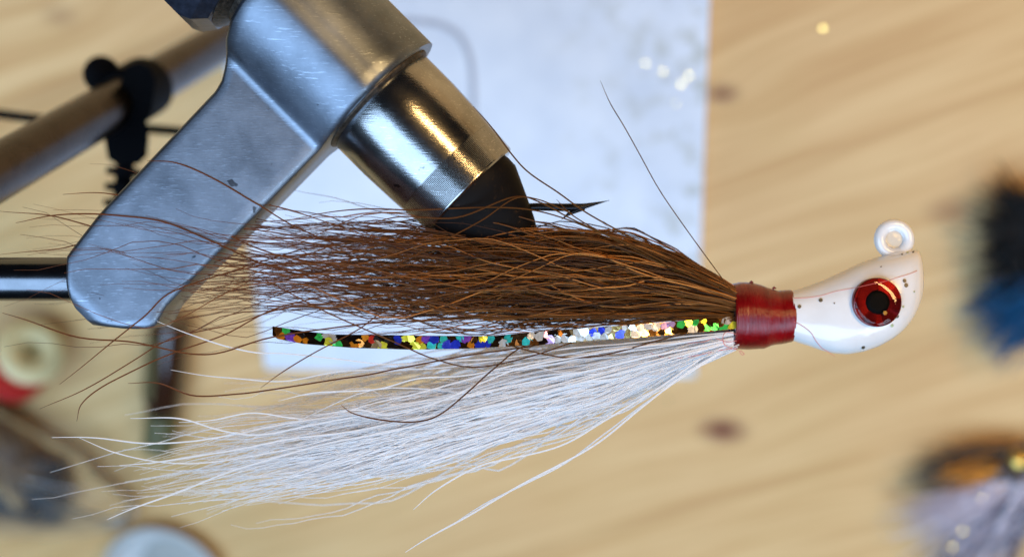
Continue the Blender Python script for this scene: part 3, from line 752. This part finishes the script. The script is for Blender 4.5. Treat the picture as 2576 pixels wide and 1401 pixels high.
# spool of red thread
sp = T(78, 884, 0.010); ss = loc_scale(78, 884)
spool = thing('thread_spool', T(50, 930), 'cream plastic spool wound with red thread', 'thread spool')
ax = (ROT @ Vector((0.42, 0.30, 0.80))).normalized(); au = ax.orthogonal().normalized(); aw = ax.cross(au)
CREAM = plain('cream_plastic', (0.86, 0.68, 0.34), 0.4)
Fs = lambda t, a, b: sp + ax * t + au * a + aw * b
R0 = 74 * ss
lathe('flange', [(-0.0004, R0 * 0.35), (0.0008, R0 * 0.30), (0.0014, R0 * 0.42), (0.0019, R0 * 0.62), (0.0016, R0 * 0.86), (0.0006, R0), (-0.0006, R0), (-0.0012, R0 * 0.9)], Fs, CREAM, spool, 48, caps=(False, True))
lathe('core', [(-0.010, R0 * 0.34), (0.0002, R0 * 0.34)], Fs, plain('dark_cream', (0.45, 0.33, 0.14), 0.5), spool, 32)
lathe('thread_winding', [(-0.0102, R0 * 0.50), (-0.0098, R0 * 0.92), (-0.006, R0 * 0.97), (-0.001, R0 * 0.92), (-0.0007, R0 * 0.5)], lambda t, a, b: Fs(t, a, b) + (ROT @ Vector((-0.0022, -0.0022, 0))), plain('red_winding', (0.55, 0.012, 0.012), 0.5), spool, 40)
# amber vial
vial = thing('glass_vial', T(405, 980), 'dark brown glass vial with olive label lying under the vise arm', 'vial')
va, vb = T(432, 800, 0.0046), T(398, 1132, 0.0046); vd = (vb - va).normalized(); vu = Vector((0, 0, 1)); vw = vd.cross(vu)
L_ = (vb - va).length
Fv = lambda t, a, b: va + vd * t + vw * a + vu * b
AMB = plain('brown_glass', (0.040, 0.014, 0.006), 0.12, coat=1.0)
lathe('vial_body', [(0, 0.0030), (0.0006, 0.0044), (L_ * 0.60, 0.0046), (L_ * 0.66, 0.0040), (L_ * 0.70, 0.0028)], Fv, AMB, vial, 36)
lathe('vial_cap', [(L_ * 0.70, 0.0030), (L_ * 0.70 + 0.0004, 0.0036), (L_ - 0.0005, 0.0036), (L_, 0.0031)], Fv, plain('olive_cap', (0.11, 0.10, 0.035), 0.45), vial, 36)
lab_v = []
for t in (L_ * 0.10, L_ * 0.56):
    for k in range(15):
        a = math.radians(8 + 74 * k / 14); lab_v.append(Fv(t, 0.00475 * math.cos(a) * (-1 if True else 1) * -1, 0.00475 * math.sin(a)))
mesh('vial_label', lab_v, [(k, k + 1, 16 + k, 15 + k) for k in range(14)], plain('olive_label', (0.12, 0.09, 0.03), 0.8, var=0.4, nscale=700), vial)
# round dish
dish = thing('white_dish', T(420, 1440), 'small white round dish with grey rim at the table edge', 'dish')
dc = T(430, 1446); dr = 150 * loc_scale(420, 1400)
Fd = lambda t, a, b: Vector((dc.x + a, dc.y + b, t))
lathe('bowl', [(0.0, dr * 0.80), (0.0018, dr * 0.93), (0.0036, dr * 0.97), (0.0036, dr * 0.90), (0.002, dr * 0.84), (0.0012, dr * 0.7)], Fd, plain('white_plastic', (0.52, 0.52, 0.50), 0.45), dish, 64)
lathe('rim', [(0.0032, dr * 0.965), (0.0032, dr * 1.0), (0.0042, dr * 1.0), (0.0044, dr * 0.94), (0.0038, dr * 0.90)], Fd, plain('grey_rim', (0.50, 0.49, 0.46), 0.5), dish, 64, caps=(False, False))
lathe('contents', [(0.0016, dr * 0.62), (0.0022, dr * 0.52), (0.0024, dr * 0.2)], lambda t, a, b: Fd(t, a + dr * 0.18, b + dr * 0.12), plain('grey_green_filling', (0.36, 0.36, 0.33), 0.5), dish, 40)

def tuft(root_px, h0, tips, n, rad, spread, rise, rnd_, steps=12, root_spread=0.0015):
    """loose hair lying on the table: from a root towards tips (pixels), as world paths"""
    P_, R_ = [], []; r0 = T(*root_px, h0)
    for _ in range(n):
        i = rnd_.random() * (len(tips) - 1); k = int(i); f = i - k
        tx = tips[k][0] * (1 - f) + tips[k + 1][0] * f + rnd_.gauss(0, spread); ty = tips[k][1] * (1 - f) + tips[k + 1][1] * f + rnd_.gauss(0, spread)
        le = rnd_.uniform(0.55, 1.0); e = T(tx, ty, rnd_.uniform(0.0008, rise)); a = r0 + Vector((rnd_.gauss(0, 1), rnd_.gauss(0, 1), rnd_.gauss(0, 0.6))) * root_spread
        a.z = max(a.z, 0.001); e = a + (e - a) * le; mid = (a + e) / 2 + Vector((rnd_.gauss(0, .0008), rnd_.gauss(0, .0008), rnd_.uniform(0, 0.0025)))
        u = np.linspace(0, 1, steps)[:, None]; q = (1 - u) ** 2 * np.array(a) + 2 * u * (1 - u) * np.array(mid) + u ** 2 * np.array(e)
        P_.append(q); R_.append(rad * np.clip(1.15 - u[:, 0] * 0.95, 0.2, 1))
    return P_, R_
r3 = random.Random(3)
# pouch with fur
pouch = thing('clear_pouch', T(60, 1230), 'clear plastic pouch lying beside the thread spool', 'pouch')
PL = clear('clear_plastic_film', (0.97, 0.97, 0.98, 1), 0.30, ior=1.25, haze=0.03)
edge = smooth_path([(-220, 960), (-60, 1000), (60, 1062), (190, 1132), (262, 1200), (336, 1272), (300, 1330), (120, 1350), (-60, 1345), (-220, 1340)], 60)
cpx = np.array((-30, 1190)); pvx = []
for q, hq in ((1.0, 0.0012), (0.97, 0.0055), (0.88, 0.0105), (0.6, 0.014), (0.25, 0.015)):
    pvx += [T(*(cpx + (e - cpx) * q), hq + 0.0006 * math.sin(i * 0.7)) for i, e in enumerate(edge)]
mesh('film', pvx, grid_faces(5, 60, True) + [tuple(range(240, 300))], PL, pouch)
tube('welded_edge', [T(*e, 0.0012) for e in edge[:36]], 0.0006, plain('pouch_edge', (0.60, 0.56, 0.50), 0.25, coat=0.3), pouch, 8)
P1, Q1 = tuft((-40, 1080), 0.006, [(20, 1330), (150, 1260), (230, 1250)], 260, 0.00018, 26, 0.006, r3, root_spread=0.003)
tag(bundle_mesh('fur_patch', P1, Q1, fibre('tan_fur', (0.16, 0.07, 0.018, 1), (0.46, 0.25, 0.07, 1), 0.5, 0.2), sides=3), 'tuft of tan brown fur inside the clear pouch', 'fur', kind=None)
P1, Q1 = tuft((120, 1180), 0.004, [(30, 1335), (110, 1330), (190, 1300)], 200, 0.00022, 16, 0.005, r3, root_spread=0.0022)
tag(bundle_mesh('dark_fur_patch', P1, Q1, fibre('dark_fur', (0.010, 0.010, 0.012, 1), (0.035, 0.032, 0.030, 1), 0.6, 0.15), sides=3), 'tuft of blue-black fur inside the clear pouch', 'fur')

# black and blue fly
fly = thing('hair_fly', T(2640, 640), 'black fly with a bright blue hair wing lying on the bare wood', 'fly')
BLK = fibre('black_hair', (0.003, 0.003, 0.004, 1), (0.014, 0.012, 0.012, 1), 0.45, 0.3)
BLU = fibre('blue_hair', (0.003, 0.045, 0.13, 1), (0.006, 0.14, 0.33, 1), 0.4, 0.4)
GRY = fibre('smoky_hair', (0.05, 0.04, 0.03, 1), (0.16, 0.13, 0.10, 1), 0.5, 0.3)
P1, Q1 = tuft((2680, 610), 0.007, [(2510, 420), (2475, 540), (2470, 660), (2530, 780)], 620, 0.00034, 24, 0.009, r3, root_spread=0.0035)
tag(bundle_mesh('black_wing', P1, Q1, BLK, fly, 3), kind='stuff')
P1, Q1 = tuft((2680, 640), 0.006, [(2420, 470), (2340, 560), (2370, 660), (2420, 720)], 70, 0.00018, 30, 0.008, r3, root_spread=0.003)
tag(bundle_mesh('smoky_wing', P1, Q1, GRY, fly, 3), kind='stuff')
P1, Q1 = tuft((2690, 690), 0.006, [(2410, 740), (2420, 850), (2520, 950)], 340, 0.00024, 24, 0.008, r3, root_spread=0.003)
tag(bundle_mesh('blue_wing', P1, Q1, BLU, fly, 3), kind='stuff')
fa = T(2670, 560, 0.007); fb = T(2700, 700, 0.007)
lathe('body', [(0, 0.001), (0.1, 0.0032), (0.5, 0.0048), (0.9, 0.0034), (1.0, 0.0012)], lambda t, a, b: fa + (fb - fa) * t + Vector((a, 0, b)), plain('black_body', (0.006, 0.006, 0.008), 0.5), fly, 24)

# pale fly with gold bead
fly2 = thing('bead_head_fly', T(2570, 1240), 'pale lilac hair fly with gold bead head and orange throat', 'fly')
def wing(name, c1, c2, root, tips, n, sp_=22, rad=0.00022, rise=0.007):
    P_, Q_ = tuft(root, 0.005, tips, n, rad, sp_, rise, r3, root_spread=0.002)
    return tag(bundle_mesh(name, P_, Q_, fibre(name + '_hair', c1, c2, 0.42, 0.5), fly2, 3), kind='stuff')
wing('dark_wing', (0.04, 0.028, 0.02, 1), (0.18, 0.13, 0.09, 1), (2590, 1165), [(2400, 1130), (2270, 1170), (2230, 1230)], 190)
wing('white_wing', (0.50, 0.42, 0.48, 1), (0.97, 0.90, 0.95, 1), (2590, 1190), [(2210, 1300), (2250, 1370), (2370, 1450), (2480, 1480)], 330, 30)
wing('orange_throat', (0.60, 0.24, 0.02, 1), (0.92, 0.46, 0.08, 1), (2520, 1175), [(2360, 1180), (2350, 1230)], 70, 16, 0.00026, 0.012)
wing('navy_wing', (0.008, 0.01, 0.04, 1), (0.04, 0.04, 0.12, 1), (2600, 1220), [(2280, 1420), (2330, 1480), (2600, 1480)], 90, 24, 0.00024, 0.004)
bc = T(2560, 1158, 0.006)
lathe('gold_bead', [(0.0022 * -math.cos(a), 0.0022 * math.sin(a)) for a in np.linspace(0.25, math.pi - 0.25, 14)], lambda t, a, b: bc + Vector((t, a, b)), plain('brass', (0.95, 0.62, 0.16), 0.34, 1.0), fly2, 28)

# loose glitter: each flake is tilted on purpose to mirror the lamp into the lens
lampw = W(*LAMP_POS)
GLM = plain('glitter_flake', (0.72, 0.95, 0.80), 0.26, 1.0, var=0.05)
def glitter(px, py, size, hgt, label=None, group=None, parent=None, mat=GLM):
    c = T(px, py, hgt); n = ((lampw - c).normalized() + (CAMW - c).normalized()).normalized()
    u = n.orthogonal().normalized(); w = n.cross(u)
    tp = [c + u * (size * math.cos(math.pi / 3 * k)) + w * (size * math.sin(math.pi / 3 * k)) for k in range(6)]
    o = prism('glitter_flake', tp, [q - n * 0.0002 for q in tp], mat, parent)
    if label: tag(o, label, 'glitter', group)
for px, py, s in ((1667, 180, .00028), (1714, 212, .00028), (1733, 190, .00026), (1624, 160, .00022), (1700, 262, .00016)):
    glitter(px, py, s, 0.0015, 'tiny shiny glitter flake lying on the white card', 'glitter on the card')
glitter(2070, 72, .00027, 0.0004, 'bright glitter flake alone on the bare wood beyond the card')
glitter(1683, 1005, .00022, 0.0004, mat=plain('green_flake', (0.10, 0.24, 0.14), 0.5, 1.0), label='faint greenish glitter flake on the wood below the white hair')
for px, py, s in ((2420, 1335, .00024), (2395, 1375, .00024), (2470, 1250, .00016)): glitter(px, py, s, 0.008, parent=fly2)
for px, py, s in ((392, 1052, .00018), (382, 985, .00014)): glitter(px, py, s, 0.009, parent=vial)
